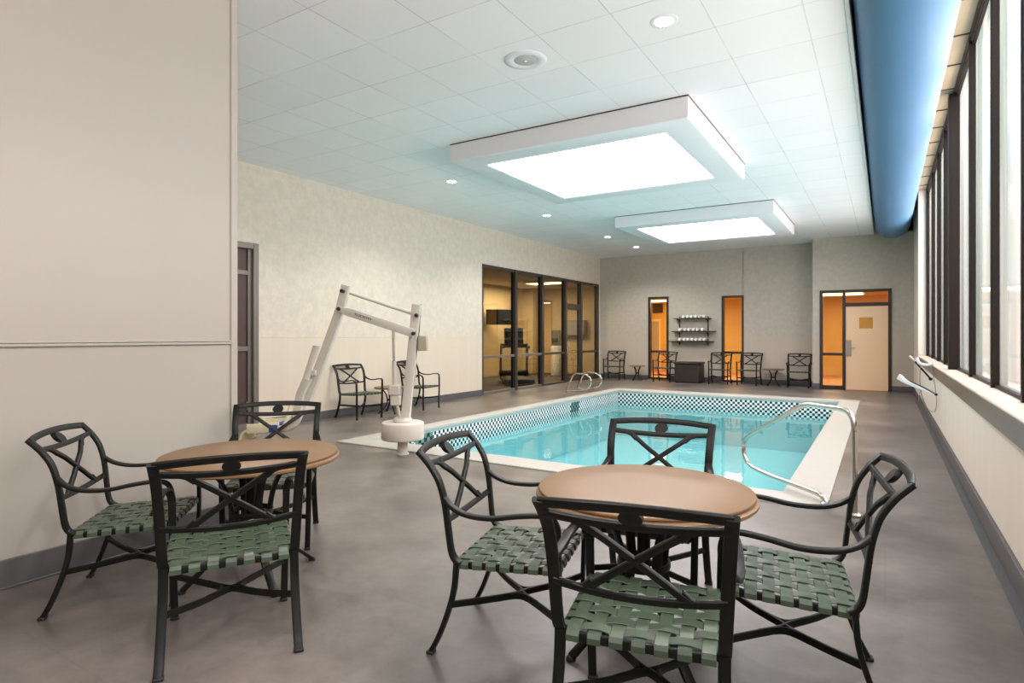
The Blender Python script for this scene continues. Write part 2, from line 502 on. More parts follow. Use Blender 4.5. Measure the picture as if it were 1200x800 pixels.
# left wall with the fitness-room storefront opening and a door opening
GY0, GY1, GZ = 11.65, 18.44, 3.09
DY0, DY1, DZT = 4.55, 5.70, 2.78
mb = MB()
T = .16
def wx(y0, y1, z0, z1): mb.box(XL-T, y0, z0, XL, y1, z1)
wx(YP-.05, DY0, 0, CZ); wx(DY0, DY1, DZT, CZ); wx(DY1, GY0, 0, CZ); wx(GY0, GY1, GZ, CZ); wx(GY1, YB+.2, 0, CZ)
struct('wall_left', mb, M['wall_left'], 'long cream mottled wallpaper wall along the pool', 'wall', smooth=False)
mb = MB(); mb.box(XL, DY1+.06, 1.362, XL+.005, GY0-.05, 1.38, .002)
struct('trim_3', mb, M['wall_left'], 'thin cream dado line along the long wallpapered wall', 'trim')
mb = MB(); mb.box(XL, DY1+.06, 0, XL+.012, GY0, .13, .004)
struct('baseboard_left', mb, M['base'], 'dark grey baseboard under the long cream wall', 'baseboard')

# partition near the camera
mb = MB(); mb.box(XP-.18, Y0, 0, XP, YP, CZ); mb.box(XL-.1, YP-.14, 0, XP-.17, YP-.001, CZ)
struct('wall_partition', mb, M['panel'], 'smooth beige panelled wall beside the first table', 'wall', smooth=False)
mb = MB(); mb.box(XP, Y0, 1.335, XP+.016, YP-.02, 1.352, .004); mb.box(XP, Y0, 1.356, XP+.010, YP-.02, 1.366, .002)
for yy in (.25, .95, 1.6, 2.2): mb.lathe([(.006,0),(.006,.003),(.003,.005)], 8, (XP+.014, yy, 1.343), 'x')
struct('trim_4', mb, M['panel'], 'thin rail line across the smooth beige panelled wall', 'trim')
mb = MB(); mb.box(XP-.19, YP-.045, 0, XP+.012, YP+.012, CZ, .006)
struct('trim_5', mb, M['panel'], 'vertical corner strip ending the smooth beige panelled wall', 'trim')
mb = MB(); mb.box(XP, Y0, 0, XP+.014, YP, .16, .005); mb.box(XP+.014, Y0, 0, XP+.03, YP, .012, .004)
struct('baseboard_partition', mb, M['base'], 'dark grey coved baseboard under the smooth beige panelled wall', 'baseboard')
mb = MB(); mb.box(XL-.2, Y0-.15, 0, 1., Y0, RZ)
struct('wall_rear', mb, M['panel'], 'plain beige wall behind the seating area', 'wall', smooth=False)

# back wall in three bays with openings
W1 = (-6.40, -5.74, 0.03, 2.62)
W2 = (-4.14, -3.50, 0.03, 2.58)
DR = (-1.46, .14, 0., 2.58)
XM0, XM1 = -3.50, -1.63
mb = MB()
def wy(y, x0, x1, z0, z1, t=.16): mb.box(x0, y, z0, x1, y+t, z1)
wy(YB, XL, W1[0], 0, CZ); wy(YB, W1[0], W1[1], W1[3], CZ); wy(YB, W1[1], W2[0], 0, CZ); wy(YB, W2[0], W2[1], W2[3], CZ)
wy(YB, W1[0], W1[1], -.02, W1[2]); wy(YB, W2[0], W2[1], -.02, W2[2])
struct('wall_back', mb, M['wall_back'], 'taupe mottled back wall holding the towel shelves', 'wall', smooth=False)
mb = MB(); wy(YM, XM0, XM1+.02, 0, CZ, .22)
struct('wall_back_bay', mb, M['wall_back'], 'middle bay of the taupe back wall between amber window and door bay', 'wall', smooth=False)
mb = MB()
wy(YR, XM1, DR[0], 0, CZ); wy(YR, DR[0], DR[1], DR[3], CZ); wy(YR, DR[1], .95, 0, RZ); wy(YR, XE-.1, .95, CZ, RZ)
mb.box(XM1, YR+.001, 0, XM1+.12, YB+.1, CZ)
struct('wall_door_bay', mb, M['wall_back'], 'projecting taupe wall bay around the peach door', 'wall', smooth=False)
mb = MB()
for x0, x1, y in ((XL+.02, W1[0], YB), (W1[1], W2[0], YB), (XM0, XM1, YM), (XM1-.012, DR[0], YR), (DR[1], XR-.01, YR)):
    mb.box(x0, y-.013, 0, x1, y, .14, .004)
mb.box(XM1-.013, YR, 0, XM1, YM, .14, .004)
struct('baseboard_back', mb, M['base'], 'dark baseboard along the foot of the back wall', 'baseboard')

# window wall: low wall, ledge, band, pier
PY = 15.3
mb = MB(); mb.box(XR+.03, Y0, 0, .95, PY, .93); mb.box(XR, PY, 0, .95, YR+.05, RZ)
struct('wall_right', mb, M['sillwall'], 'low beige wall under the long row of windows with its end pier', 'wall', smooth=False)
mb = MB(); mb.box(XR-.015, Y0, .925, .93, PY, .975, .008)
struct('trim_6', mb, M['sill'], 'beige stone ledge below the window row', 'trim')
mb = MB(); mb.prism([(XR+.04,.80),(XR+.012,.80),(XR-.02,.83),(XR-.02,.962),(XR+.04,.962)], Y0, PY, 'xz')
struct('trim_7', mb, M['sillband'], 'brushed dark metal band below the window ledge', 'trim')
mb = MB(); mb.box(XR+.005, Y0, 0, XR+.03, PY, .15, .004); mb.box(XR-.013, PY, 0, XR, YR, .15, .004)
mb.box(XR-.05, Y0, 0, XR+.006, PY, .006, .002)
struct('baseboard_right', mb, M['base'], 'dark grey coved baseboard below the window wall', 'baseboard')

mb = MB(); mb.box(.96, Y0-7, -.1, 18., 24., 0)
struct('ground', mb, mat('pale_pavement', (190, 186, 176), .8), 'pale pavement outside the window wall', 'ground', smooth=False)

# window row: each pane its own window with frame
MY = [Y0, -1.9, -.45, 1.0, 2.4, 3.85, 4.95, 6.25, 7.75, 9.35, 10.9, 12.2, 13.6, PY]
for i in range(len(MY)-1):
    a, b = MY[i], MY[i+1]
    w = MB(); w.box(XW+.011, a, .97, XW+.02, b, RZ); w.m = 1; w.quad((XW+.01,a,.97), (XW+.01,b,.97), (XW+.01,b,RZ), (XW+.01,a,RZ))
    o = struct('window_%d' % (i+1), w, [M['clear'], M['frost']], 'tall pale frosted pane of the long window row, number %d from the camera end' % (i+1), 'window', smooth=False)
    fr = MB()
    wide = .15 if abs(a-9.35) < .01 else .05
    fr.box(XW-(.10 if wide > .1 else .045), a-wide/2-.005, .97, XW+.06, a+wide/2, RZ-.04, .004)
    fr.box(XW-.02, a, .97, XW+.06, b, 1.0); fr.box(XW-.02, a, RZ-.08, XW+.06, b, RZ-.04)
    if i == len(MY)-2: fr.box(XW-.045, b-.055, .97, XW+.06, b, RZ-.04)
    fr.build('window_frame', M['bronze'], o)

# ------------------------------------------------------------------ fitness-room storefront
MYG = [11.65, 13.2, 14.62, 16.05, 17.12, 18.44]
xg = XL - .07
for i in range(5):
    a, b = MYG[i], MYG[i+1]
    isdoor = (i == 3)
    if not isdoor:
        k = {0: 20, 1: 21, 2: 22, 4: 23}[i]
        place = {0: 'nearest the lift', 1: 'in front of the treadmill', 2: 'beside the glass door handle', 4: 'next to the back corner'}[i]
        p = MB(); p.box(xg-.004, a, .05, xg+.004, b, GZ-.05)
        o = struct('window_%d' % k, p, M['gymglass'], 'dark framed glass panel of the fitness room, %s' % place, 'window', smooth=False)
        fr = MB()
        fr.box(xg-.07, a, 0, xg+.075, a+.06, GZ, .004); fr.box(xg-.07, b-.05, 0, xg+.075, b, GZ, .004)
        fr.build('window_frame', M['store'], o)
        rl = MB(); rl.box(xg-.04, a+.06, GZ-.07, xg+.06, b-.05, GZ, .004)
        rl.build('head_rail', M['store'], o)
        rl = MB(); rl.box(xg-.04, a+.06, 0, xg+.06, b-.05, .06, .004); rl.box(xg-.03, a+.06, .86, xg+.055, b-.05, .92, .004)
        rl.build('mid_rail', M['greyframe'] if i < 2 else M['store'], o)
    else:
        d = thing('door_1', 'dark framed glass door into the fitness room', 'door', (xg, a, 0), kind='structure')
        g = MB(); g.box(-.004, .06, .1, .004, b-a-.06, 2.24); g.box(-.004, .06, 2.36, .004, b-a-.06, GZ-.05)
        g.build('pane', M['gymglass'], d, smooth=False)
        fr = MB(); fr.box(-.07, 0, 0, .075, .05, GZ, .004); fr.box(-.07, b-a-.05, 0, .075, b-a, GZ, .004)
        fr.box(-.05, .05, 2.26, .065, b-a-.05, 2.36, .004); fr.box(-.05, .05, GZ-.07, .065, b-a-.05, GZ, .004)
        fr.build('door_frame', M['store'], d)
        lf = MB(); lf.box(-.03, .055, .02, .05, .12, 2.25, .004); lf.box(-.03, b-a-.12, .02, .05, b-a-.055, 2.25, .004)
        lf.box(-.03, .12, .02, .05, b-a-.12, .14, .004); lf.box(-.03, .12, 2.18, .05, b-a-.12, 2.25, .004)
        lf.build('door_leaf', M['store'], d)
        h = MB(); h.box(.05, .06, .86, .062, .13, 1.18, .003)
        h.tube(fillet([(.06,.1,1.12),(.11,.1,1.12),(.11,.1,.92),(.06,.1,.92)], .03), .012)
        props(h.build('door_handle', M['steel'], d), 'bright metal pull handle')
# fitness room shell
GX, GB, GC = -11.5, 20.0, 3.15
mb = MB(); mb.box(GX-.1, 9.4, 0, GX, GB+.1, GC); mb.box(GX, GB, 0, XL, GB+.1, GC); mb.box(GX, 9.4, 0, XL-T, 9.5, GC)
mb.box(XL-.06, YB+.17, 0, XL, GB, GC); mb.box(GX, 9.5, 0, GX+.02, GB, .1)
mb.box(GX+.001, GB-.7, 0, GX+.45, GB, GC)
struct('wall_fitness_room', mb, M['gymwall'], 'warm tan walls of the fitness room behind the glass', 'wall', smooth=False)
mb = MB(); mb.box(GX-.1, 9.4, -.05, XL-T+.001, GB+.1, .0); mb.box(XL-T, GY0, -.05, XL+.001, GY1, -.001)
struct('floor_fitness_room', mb, M['gymfloor'], 'dark rubber floor of the fitness room', 'floor', smooth=False)
mb = MB(); mb.box(GX-.1, 9.4, GC, XL-T, GB+.1, GC+.1); mb.box(XL-T-.001, YB+.2, GC, XL, GB+.1, GC+.1)
struct('ceiling_fitness_room', mb, M['gymwall'], 'warm tan ceiling of the fitness room', 'ceiling', smooth=False)

# ------------------------------------------------------------------ corridor behind the back wall
CB = 23.6
mb = MB(); mb.box(XL, CB, 0, 1.2, CB+.1, 2.75); mb.box(1.1, YR+.2, 0, 1.2, CB, 2.75); mb.box(XL, YB+.165, 0, XL+.06, CB, 2.75)
mb.box(-3.35, YM+.24, 0, -3.25, CB, 2.75)
struct('wall_corridor', mb, M['corr'], 'amber yellow corridor walls seen through the back windows', 'wall', smooth=False)
mb = MB(); mb.box(XL, YB+.161, -.05, 1.2, CB+.1, .0); mb.box(XM1+.12, YR+.005, -.05, 1.2, YB+.17, .001)
struct('floor_corridor', mb, M['corrfloor'], 'orange-lit corridor floor behind the back wall', 'floor', smooth=False)
mb = MB(); mb.box(XL, YB+.161, 2.75, 1.2, CB+.1, 2.85); mb.box(XM1+.12, YR+.161, 2.75, 1.2, YB+.17, 2.85)
struct('ceiling_corridor', mb, M['corr'], 'amber corridor ceiling behind the back wall', 'ceiling', smooth=False)

for k, (w, nme, lab) in enumerate(((W1, 'window_24', 'narrow dark framed window with amber corridor behind, nearest the fitness room'),
                                   (W2, 'window_25', 'narrow dark framed amber window between the towel shelves and the middle wall bay'))):
    x0, x1, z0, z1 = w
    p = MB(); p.box(x0, YB+.05, z0, x1, YB+.058, z1)
    o = struct(nme, p, M['glass'], lab, 'window', smooth=False)
    fr = MB()
    fr.box(x0, YB-.02, z0, x0+.07, YB+.12, z1, .004); fr.box(x1-.07, YB-.02, z0, x1, YB+.12, z1, .004)
    fr.box(x0+.07, YB-.02, z1-.06, x1-.07, YB+.12, z1, .004); fr.box(x0+.07, YB-.02, z0, x1-.07, YB+.12, z0+.05, .004)
    fr.box(x0+.07, YB-.02, .86, x1-.07, YB+.12, .93, .004)
    fr.build('window_frame', M['dark'], o)

# back-right door with sidelight and transom
d = thing('door_2', 'peach door with small amber window in the projecting back bay', 'door', (0, YR, 0), kind='structure')
fr = MB(); x0, x1, zt = DR[0], DR[1], DR[3]
xm = -.90
for (a, b) in ((x0, x0+.07), (xm-.035, xm+.035), (x1-.07, x1)): fr.box(a, -.03, 0, b, .10, zt, .004)
fr.box(x0+.07, -.03, zt-.07, xm-.035, .10, zt, .004); fr.box(xm+.035, -.03, zt-.07, x1-.07, .10, zt, .004)
fr.box(xm+.035, -.03, 2.15, x1-.07, .10, 2.24, .004)
fr.box(x0+.07, -.03, .88, xm-.035, .10, .95, .004); fr.box(x0+.07, -.03, 0, xm-.035, .10, .10, .004)
fr.build('door_frame', M['dark'], d)
g = MB(); g.box(x0+.06, .03, .08, xm-.03, .038, zt-.06); g.box(xm+.03, .03, 2.22, x1-.06, .038, zt-.06)
g.build('pane', M['glass'], d, smooth=False)
lf = MB(); lx0, lx1 = xm+.04, x1-.075
wx0, wx1, wz0, wz1 = -.56, -.26, 1.58, 1.86
lf.box(lx0, .0, .012, wx0, .045, 2.145); lf.box(wx1, .0, .012, lx1, .045, 2.145)
lf.box(wx0, .0, .012, wx1, .045, wz0); lf.box(wx0, .0, wz1, wx1, .045, 2.145)
leaf = lf.build('door_leaf', M['doorleaf'], d, smooth=False)
g = MB(); g.box(wx0, .015, wz0, wx1, .025, wz1)
props(g.build('vision_pane', M['amber'], leaf, smooth=False), 'small amber window pane')
h = MB(); h.box(lx0+.02, -.012, .86, lx0+.13, .0, 1.28, .004)
h.tube(fillet([(lx0+.08,-.01,1.09),(lx0+.08,-.06,1.09),(lx0+.21,-.06,1.09)], .02), .011)
h.lathe([(.024,-.016),(.024,-.004)], 14, (lx0+.08, -.008, 1.2), 'y')
props(h.build('door_handle', M['steel'], d), 'steel lever handle on a tall plate')
mb = MB(); mb.box(xm+.035, YR-.02, 0, x1-.07, YR+.10, .012, .003)
struct('trim_8', mb, M['corrfloor'], 'pale threshold strip under the peach door', 'trim')

# left side door near the partition
d = thing('door_3', 'grey framed glazed door at the near end of the long cream wall', 'door', (XL, DY0, 0), kind='structure')
L = DY1-DY0
fr = MB(); fr.box(-.12, L-.09, 0, .03, L, DZT, .006); fr.box(-.12, 0, 0, .03, .09, DZT, .006); fr.box(-.12, .09, DZT-.09, .03, L-.09, DZT, .006)
fr.build('door_frame', M['greyframe'], d)
fr = MB(); fr.box(-.09, L-.15, 0, -.02, L-.09, DZT-.09, .004); fr.box(-.09, .09, 0, -.02, .15, DZT-.09, .004)
fr.box(-.09, .15, 2.30, -.02, L-.15, 2.37, .004); fr.box(-.09, .15, 1.17, -.02, L-.15, 1.24, .004); fr.box(-.09, .15, 0, -.02, L-.15, .09, .004)
fr.build('door_leaf', M['greyframe'], d)
fr = MB(); fr.box(-.07, .15, .09, -.05, L-.15, DZT-.09)
fr.build('door_panel', M['curtain'], d, smooth=False)
h = MB(); h.tube(fillet([(-.03, L-.19, .30), (.02, L-.19, .30), (.02, L-.19, .42), (-.03, L-.19, .42)], .02), .009)
h.build('door_handle', M['steel'], d)

# things seen behind the glass
t = thing('treadmill', 'dark treadmill behind the fitness room glass', 'treadmill', (-9.25, 15.15, 0), math.radians(38))
b = MB(); b.box(-.42, -1.0, .05, .42, .75, .17, .03); b.box(-.36, -.95, .02, -.28, -.85, .05); b.box(.28, -.95, .02, .36, -.85, .05)
b.box(-.36, .6, 0, -.28, .7, .05); b.box(.28, .6, 0, .36, .7, .05)
b.build('deck', M['black'], t)
b = MB(); b.box(-.27, -.98, .17, .27, .45, .18, .004); b.build('belt', M['grey'], t)
b = MB(); b.box(-.44, .42, .12, .44, .95, .34, .06); b.build('motor_hood', M['black'], t)
for s in (-1, 1):
    b = MB(); b.sweep(spline([(s*.4,.62,.2),(s*.4,.58,.6),(s*.39,.5,1.05),(s*.38,.46,1.12)]), rrect(.07,.10), (1,0,0)); b.build('upright', M['grey'], t)
    b = MB(); b.sweep(spline([(s*.39,.52,1.08),(s*.39,.25,1.08),(s*.38,-.1,1.05)]), rrect(.06,.06), (1,0,0)); b.build('handrail', M['black'], t)
b = MB(); b.box(-.42, .38, 1.03, .42, .6, 1.15, .03)
b.sweep([(0,.56,1.12),(0,.62,1.3),(0,.66,1.62)], rrect(.58,.05), (1,0,0)); b.build('console', M['black'], t)

t = thing('television', 'black wall television in the fitness room above the treadmill', 'television', (-11.06, 17.05, 1.76), math.radians(-52))
b = MB(); b.box(0, -.46, 0, .07, .46, .52, .01); b.build('casing', M['black'], t)
b = MB(); b.box(.07, -.445, .02, .074, .445, .50); b.build('screen', M['screen'], t)
b = MB(); b.box(-.10, -.12, .12, .002, .12, .40); b.build('wall_bracket', M['black'], t)

t = thing('towel_bin', 'tall white cylindrical bin standing behind the fitness room glass', 'bin', (-9.78, 18.75, 0))
b = MB(); b.lathe([(.19,0),(.2,.01),(.2,.98),(.185,1.0),(.05,1.005)], 28); b.build('body', M['cream'], t)
b = MB(); b.lathe([(.205,.95),(.207,.98),(.19,1.03),(.03,1.04)], 28); b.build('lid', M['white'], t)
t = thing('wall_dispenser', 'small grey dispenser on the fitness room wall above the white bin', 'dispenser', (-10.42, GB, 0))
b = MB(); b.box(-.17, -.14, 1.1, .17, 0, 1.6, .02); b.build('housing', M['mirror'], t)
b = MB(); b.box(-.12, -.155, 1.15, .12, -.14, 1.3, .004); b.build('outlet', M['black'], t)
t = thing('wall_cabinet', 'grey shelf cabinet on the end wall of the fitness room', 'cabinet', (-9.62, GB, 0))
b = MB(); b.box(-.4, -.3, 1.4, .45, 0, 1.95, .01); b.build('body', M['mirror'], t)
b = MB(); b.box(-.39, -.315, 1.42, .02, -.3, 1.93, .004); b.box(.04, -.315, 1.42, .44, -.3, 1.93, .004); b.build('door', M['grey'], t)
t = thing('ceiling_light', 'warm rectangular ceiling light in the fitness room', 'ceiling light', (-9.4, 17.3, GC))
b = MB(); b.box(-.66, -.36, -.05, .66, .36, 0, .01); b.build('frame', M['white'], t)
b = MB(); b.box(-.6, -.3, -.058, .6, .3, -.05); b.build('diffuser', M['gymlamp'], t)
t = thing('ceiling_light', 'amber ceiling light in the corridor seen above the peach door', 'ceiling light', (-1.15, 21.6, 2.75))
b = MB(); b.box(-.62, -.6, -.05, .62, .6, 0, .01); b.build('frame', M['white'], t)
b = MB(); b.box(-.57, -.55, -.058, .57, .55, -.05); b.build('diffuser', M['tube'], t)
t = thing('ceiling_light', 'amber ceiling light in the corridor seen through the first narrow back window', 'ceiling light', (-7.3, 22.2, 2.75))
b = MB(); b.box(-.62, -.6, -.05, .62, .6, 0, .01); b.build('frame', M['white'], t)
b = MB(); b.box(-.57, -.55, -.058, .57, .55, -.05); b.build('diffuser', M['tube'], t)
d = thing('door_4', 'pale corridor door seen through the first narrow back window', 'door', (-7.78, CB, 0), kind='structure')
b = MB(); b.box(-.20, -.05, 0, .10, 0, 1.98, .01); b.build('door_leaf', M['boxgrey'], d)
b = MB(); b.box(.10, -.06, 0, .16, 0, 2.05); b.box(-.20, -.06, 1.98, .10, 0, 2.05); b.build('door_frame', M['doorleaf'], d)
t = thing('air_vent', 'dark louvred vent high on the corridor wall above the pale door', 'vent', (-7.74, CB, 2.3))
b = MB(); b.box(-.2, -.03, 0, .2, 0, .36, .005); b.build('frame', M['curtain'], t)
b = MB()
for k in range(8): b.box(-.18, -.04, .02+k*.041, .18, -.028, .042+k*.041)
b.build('louvre', M['shelf'], t)

# ------------------------------------------------------------------ ceiling fixtures
def skylight(yc0, yc1, label):
    x0, x1 = -4.95, -1.78
    t = thing('skylight', label, 'skylight', ((x0+x1)/2, (yc0+yc1)/2, CZ), group='boxed ceiling skylights')
    hx, hy = (x1-x0)/2, (yc1-yc0)/2; bz = -.245; w = .36
    m = MB()
    r = .035
    # one rounded frame profile swept around the four sides with mitred corners
    prof = [(0, .0), (0, bz+r), (r*.3, bz+r*.3), (r, bz), (w-.012, bz), (w, bz+.012), (w, -.12), (w-.03, -.12), (w-.03, -.01), (.03, 0)]
    vs = []; fs = []; k = len(prof)
    for (sx, sy) in ((-1,-1),(1,-1),(1,1),(-1,1)):
        for (o, z) in prof: vs.append((sx*(hx-o), sy*(hy-o), z))
    for c in range(4):
        e = (c+1) % 4
        for q in range(k):
            p = (q+1) % k
            fs.append((c*k+q, e*k+q, e*k+p, c*k+p))
    m.add(vs, fs)
    m.build('frame', M['white'], t, angle=30)
    m = MB(); m.box(-hx+w-.005, -hy+w-.005, bz+.035, hx-w+.005, hy-w+.005, bz+.045)
    m.build('luminous_panel', M['sky_panel'], t, smooth=False)
    m = MB(); m.box(-hx+.02, -hy+.02, -.02, hx-.02, hy-.02, -.001)
    m.build('backing', M['dark'], t, smooth=False)
    m = MB()
    for s in (-1, 1): m.box(s*(hx-.003)-.004, -hy-.005, -.012, s*(hx-.003)+.008, hy+.005, .0)
    for s in (-1, 1): m.box(-hx, s*hy-.006, -.012, hx, s*hy+.006, .0)
    m.build('shadow_gap', M['dark'], t, smooth=False)
skylight(6.42, 9.46, 'big square boxed skylight nearest the tables with a glowing white panel')
skylight(12.2, 15.26, 'far boxed skylight near the back wall with a glowing white panel')

spots = [(-1.53, 4.82, 'round recessed downlight above the near end of the pool beside the blue duct'),
         (-6.12, 7.97, 'round recessed downlight in the row along the cream wall, nearest the door'),
         (-6.12, 11.28, 'round recessed downlight in the row along the cream wall, second from the door'),
         (-6.12, 14.58, 'round recessed downlight in the row along the cream wall, third from the door'),
         (-6.12, 16.7, 'round recessed downlight in the row along the cream wall, next to the back wall')]
first = None
for x, y, lab in spots:
    if first is None:
        first = thing('recessed_downlight', lab, 'downlight', (x, y, CZ), group='recessed downlights')
        m = MB(); m.lathe([(.075,-.004),(.10,-.006),(.112,-.002),(.112,.0)], 28); m.build('trim_ring', M['white'], first)
        m = MB(); m.lathe([(.0,-.010),(.074,-.008),(.076,.0)], 24); m.build('lens', M['lamp'], first)
    else: dup(first, (x, y, CZ), 0, lab)
t = thing('ceiling_speaker', 'round white ceiling speaker with grey grille above the near pool edge', 'speaker', (-2.84, 4.82, CZ))
m = MB(); m.lathe([(.11,-.004),(.13,-.012),(.185,-.010),(.20,-.002),(.20,0)], 36); m.build('rim', M['white'], t)
m = MB(); m.lathe([(.0,-.014),(.08,-.011),(.112,-.003),(.112,.0)], 32); m.build('grille', mat('speaker_grille', (186, 184, 182), .6), t)
m = MB(); m.lathe([(.0,-.02),(.012,-.018),(.014,-.012)], 12); m.build('status_light', M['white'], t)

# blue duct in the raised strip
t = thing('air_duct', 'long blue fabric air duct hanging along the window side of the ceiling', 'duct', (.15, 0, 4.095))
m = MB()
prof = []; Rd = .368
n = 40
ys = [Y0+.1 + i*(17.0-Y0-.1)/60 for i in range(61)]
vs = []; fs = []
for y in ys:
    for c in range(n):
        a = 2*PI*c/n
        rr = Rd*(1 + .006*math.sin(y*3.1+c*.4) + .004*math.sin(y*7.7+1.3*math.sin(a)))
        vs.append((rr*math.sin(a), y, rr*math.cos(a)))
for i in range(60):
    for c in range(n):
        d_ = (c+1) % n
        fs.append((i*n+c, i*n+d_, (i+1)*n+d_, (i+1)*n+c))
m.add(vs, fs); m.build('sleeve', M['duct'], t)
m = MB(); m.lathe([(Rd*.99,-.01),(Rd*1.005,.03),(Rd*.97,.10),(Rd*.8,.16),(Rd*.4,.19),(.0,.2)], 40, (0,17.0,0), 'y'); m.build('end_cap', M['duct'], t)
for k in range(6):
    y = .9+k*3.1; m = MB(); m.tube([(0, y, Rd-.02), (0, y, RZ-4.09)], .006, 6); m.build('hanger', M['steel'], t)

# ------------------------------------------------------------------ swimming pool
t = thing('swimming_pool', 'rectangular turquoise swimming pool with white coping and checkered waterline tiles', 'pool')
m = MB()
# coping: flat top with a rounded inner lip
def ring(mb, A, za, B, zb):
    for i in range(4):
        j = (i+1) % 4
        mb.quad((*A[i],za), (*A[j],za), (*B[j],zb), (*B[i],zb))
def inset(Q, s):
    cx = sum(p[0] for p in Q)/4; cy = sum(p[1] for p in Q)/4
    return [(p[0] + (s if p[0] < cx else -s), p[1] + (s if p[1] < cy else -s)) for p in Q]
ring(m, PO, -.02, PO, .012); ring(m, PO, .012, inset(PO, .012), .018)
ring(m, inset(PO, .012), .018, inset(PIN, -.03), .018); ring(m, inset(PIN, -.03), .018, inset(PIN, -.006), .010)
ring(m, inset(PIN, -.006), .010, PIN, -.012); ring(m, PIN, -.012, PIN, -.045); ring(m, PIN, -.045, inset(PIN, -.03), -.05)
m.build('coping', M['coping'], t, smooth=False)
B = inset(PIN, -.02)
m = MB(); ring(m, B, -.05, B, DZ); m.quad(*[(*p, DZ) for p in B])
m.build('basin', M['plaster'], t, smooth=False)
Bt = inset(B, .012)
m = MB(); ring(m, Bt, -.07, Bt, -.07-.052*6); ring(m, B, -.0695, Bt, -.07); ring(m, Bt, -.07-.052*6, B, -.07-.052*6)
m.build('tile_band', M['tile'], t, smooth=False)
m = MB(); m.quad(*[(*p, WZ) for p in inset(Bt, -.002)])
m.build('water', M['water'], t, smooth=False)
def onleft(y):   # x of the long basin side away from the windows
    f_ = (y - Bt[0][1])/(Bt[3][1]-Bt[0][1]); return Bt[0][0] + f_*(Bt[3][0]-Bt[0][0])
for y0, y1 in ((6.78, 7.18), (11.85, 12.25)):
    m = MB(); m.box(onleft(y0)-.01, y0, -.28, onleft(y0)+.008, y1, -.072)
    props(m.build('marker_tile', M['tile_big'], t, smooth=False), 'large dark green marker tiles in the checkered band')

# grab rails on the far long side
def grab(y, label):
    g = thing('pool_grab_rail', label, 'grab rail', (-6.5, y, 0), group='steel grab rails by the pool edge')
    m = MB(); m.tube(fillet([(0,0,.0),(.02,0,.10),(.17,0,.44),(.26,0,.50),(.50,0,.49),(.64,0,.40),(.66,0,.28),(.58,0,.16),(.45,0,.10),(.20,0,.075),(.035,0,.075)], .08, 4), .021, 12)
    m.build('rail', M['steel'], g)
    m = MB(); m.lathe([(.045,0),(.045,.008),(.03,.016)], 16); m.build('flange', M['steel'], g)
grab(12.95, 'curved steel pool grab rail nearer the lift, by the fitness room glass')
grab(13.55, 'curved steel pool grab rail nearer the back wall, by the fitness room glass')

# figure-four handrail at the near window-side corner
g = thing('pool_handrail', 'bent stainless steel pool handrail at the near window-side corner of the pool', 'handrail', (-.20, 5.36, 0), math.atan2(.69, -.72))
K = [(0,0,0),(0,0,.66),(.02,0,.755),(.10,0,.812),(.32,0,.812),(.50,0,.807),(.64,0,.757),(.95,0,.595),(1.25,0,.44),(1.36,0,.36),(1.385,0,.27),(1.35,0,.175),(1.24,0,.118),(.95,0,.092),(.52,0,.086),(.36,0,.075),(.30,0,.04),(.285,0,.012)]
m = MB(); m.tube(spline(K[1:], 5), .0215, 14); m.tube([(0,0,0),(0,0,.3),(0,0,.66)], .0215, 14)
m.build('rail', M['steel'], g)
for x in (0, .285):
    m = MB(); m.lathe([(.05,0),(.05,.012),(.03,.024)], 18, (x,0,.006 if x == 0 else .016)); m.build('flange', M['steel'], g)

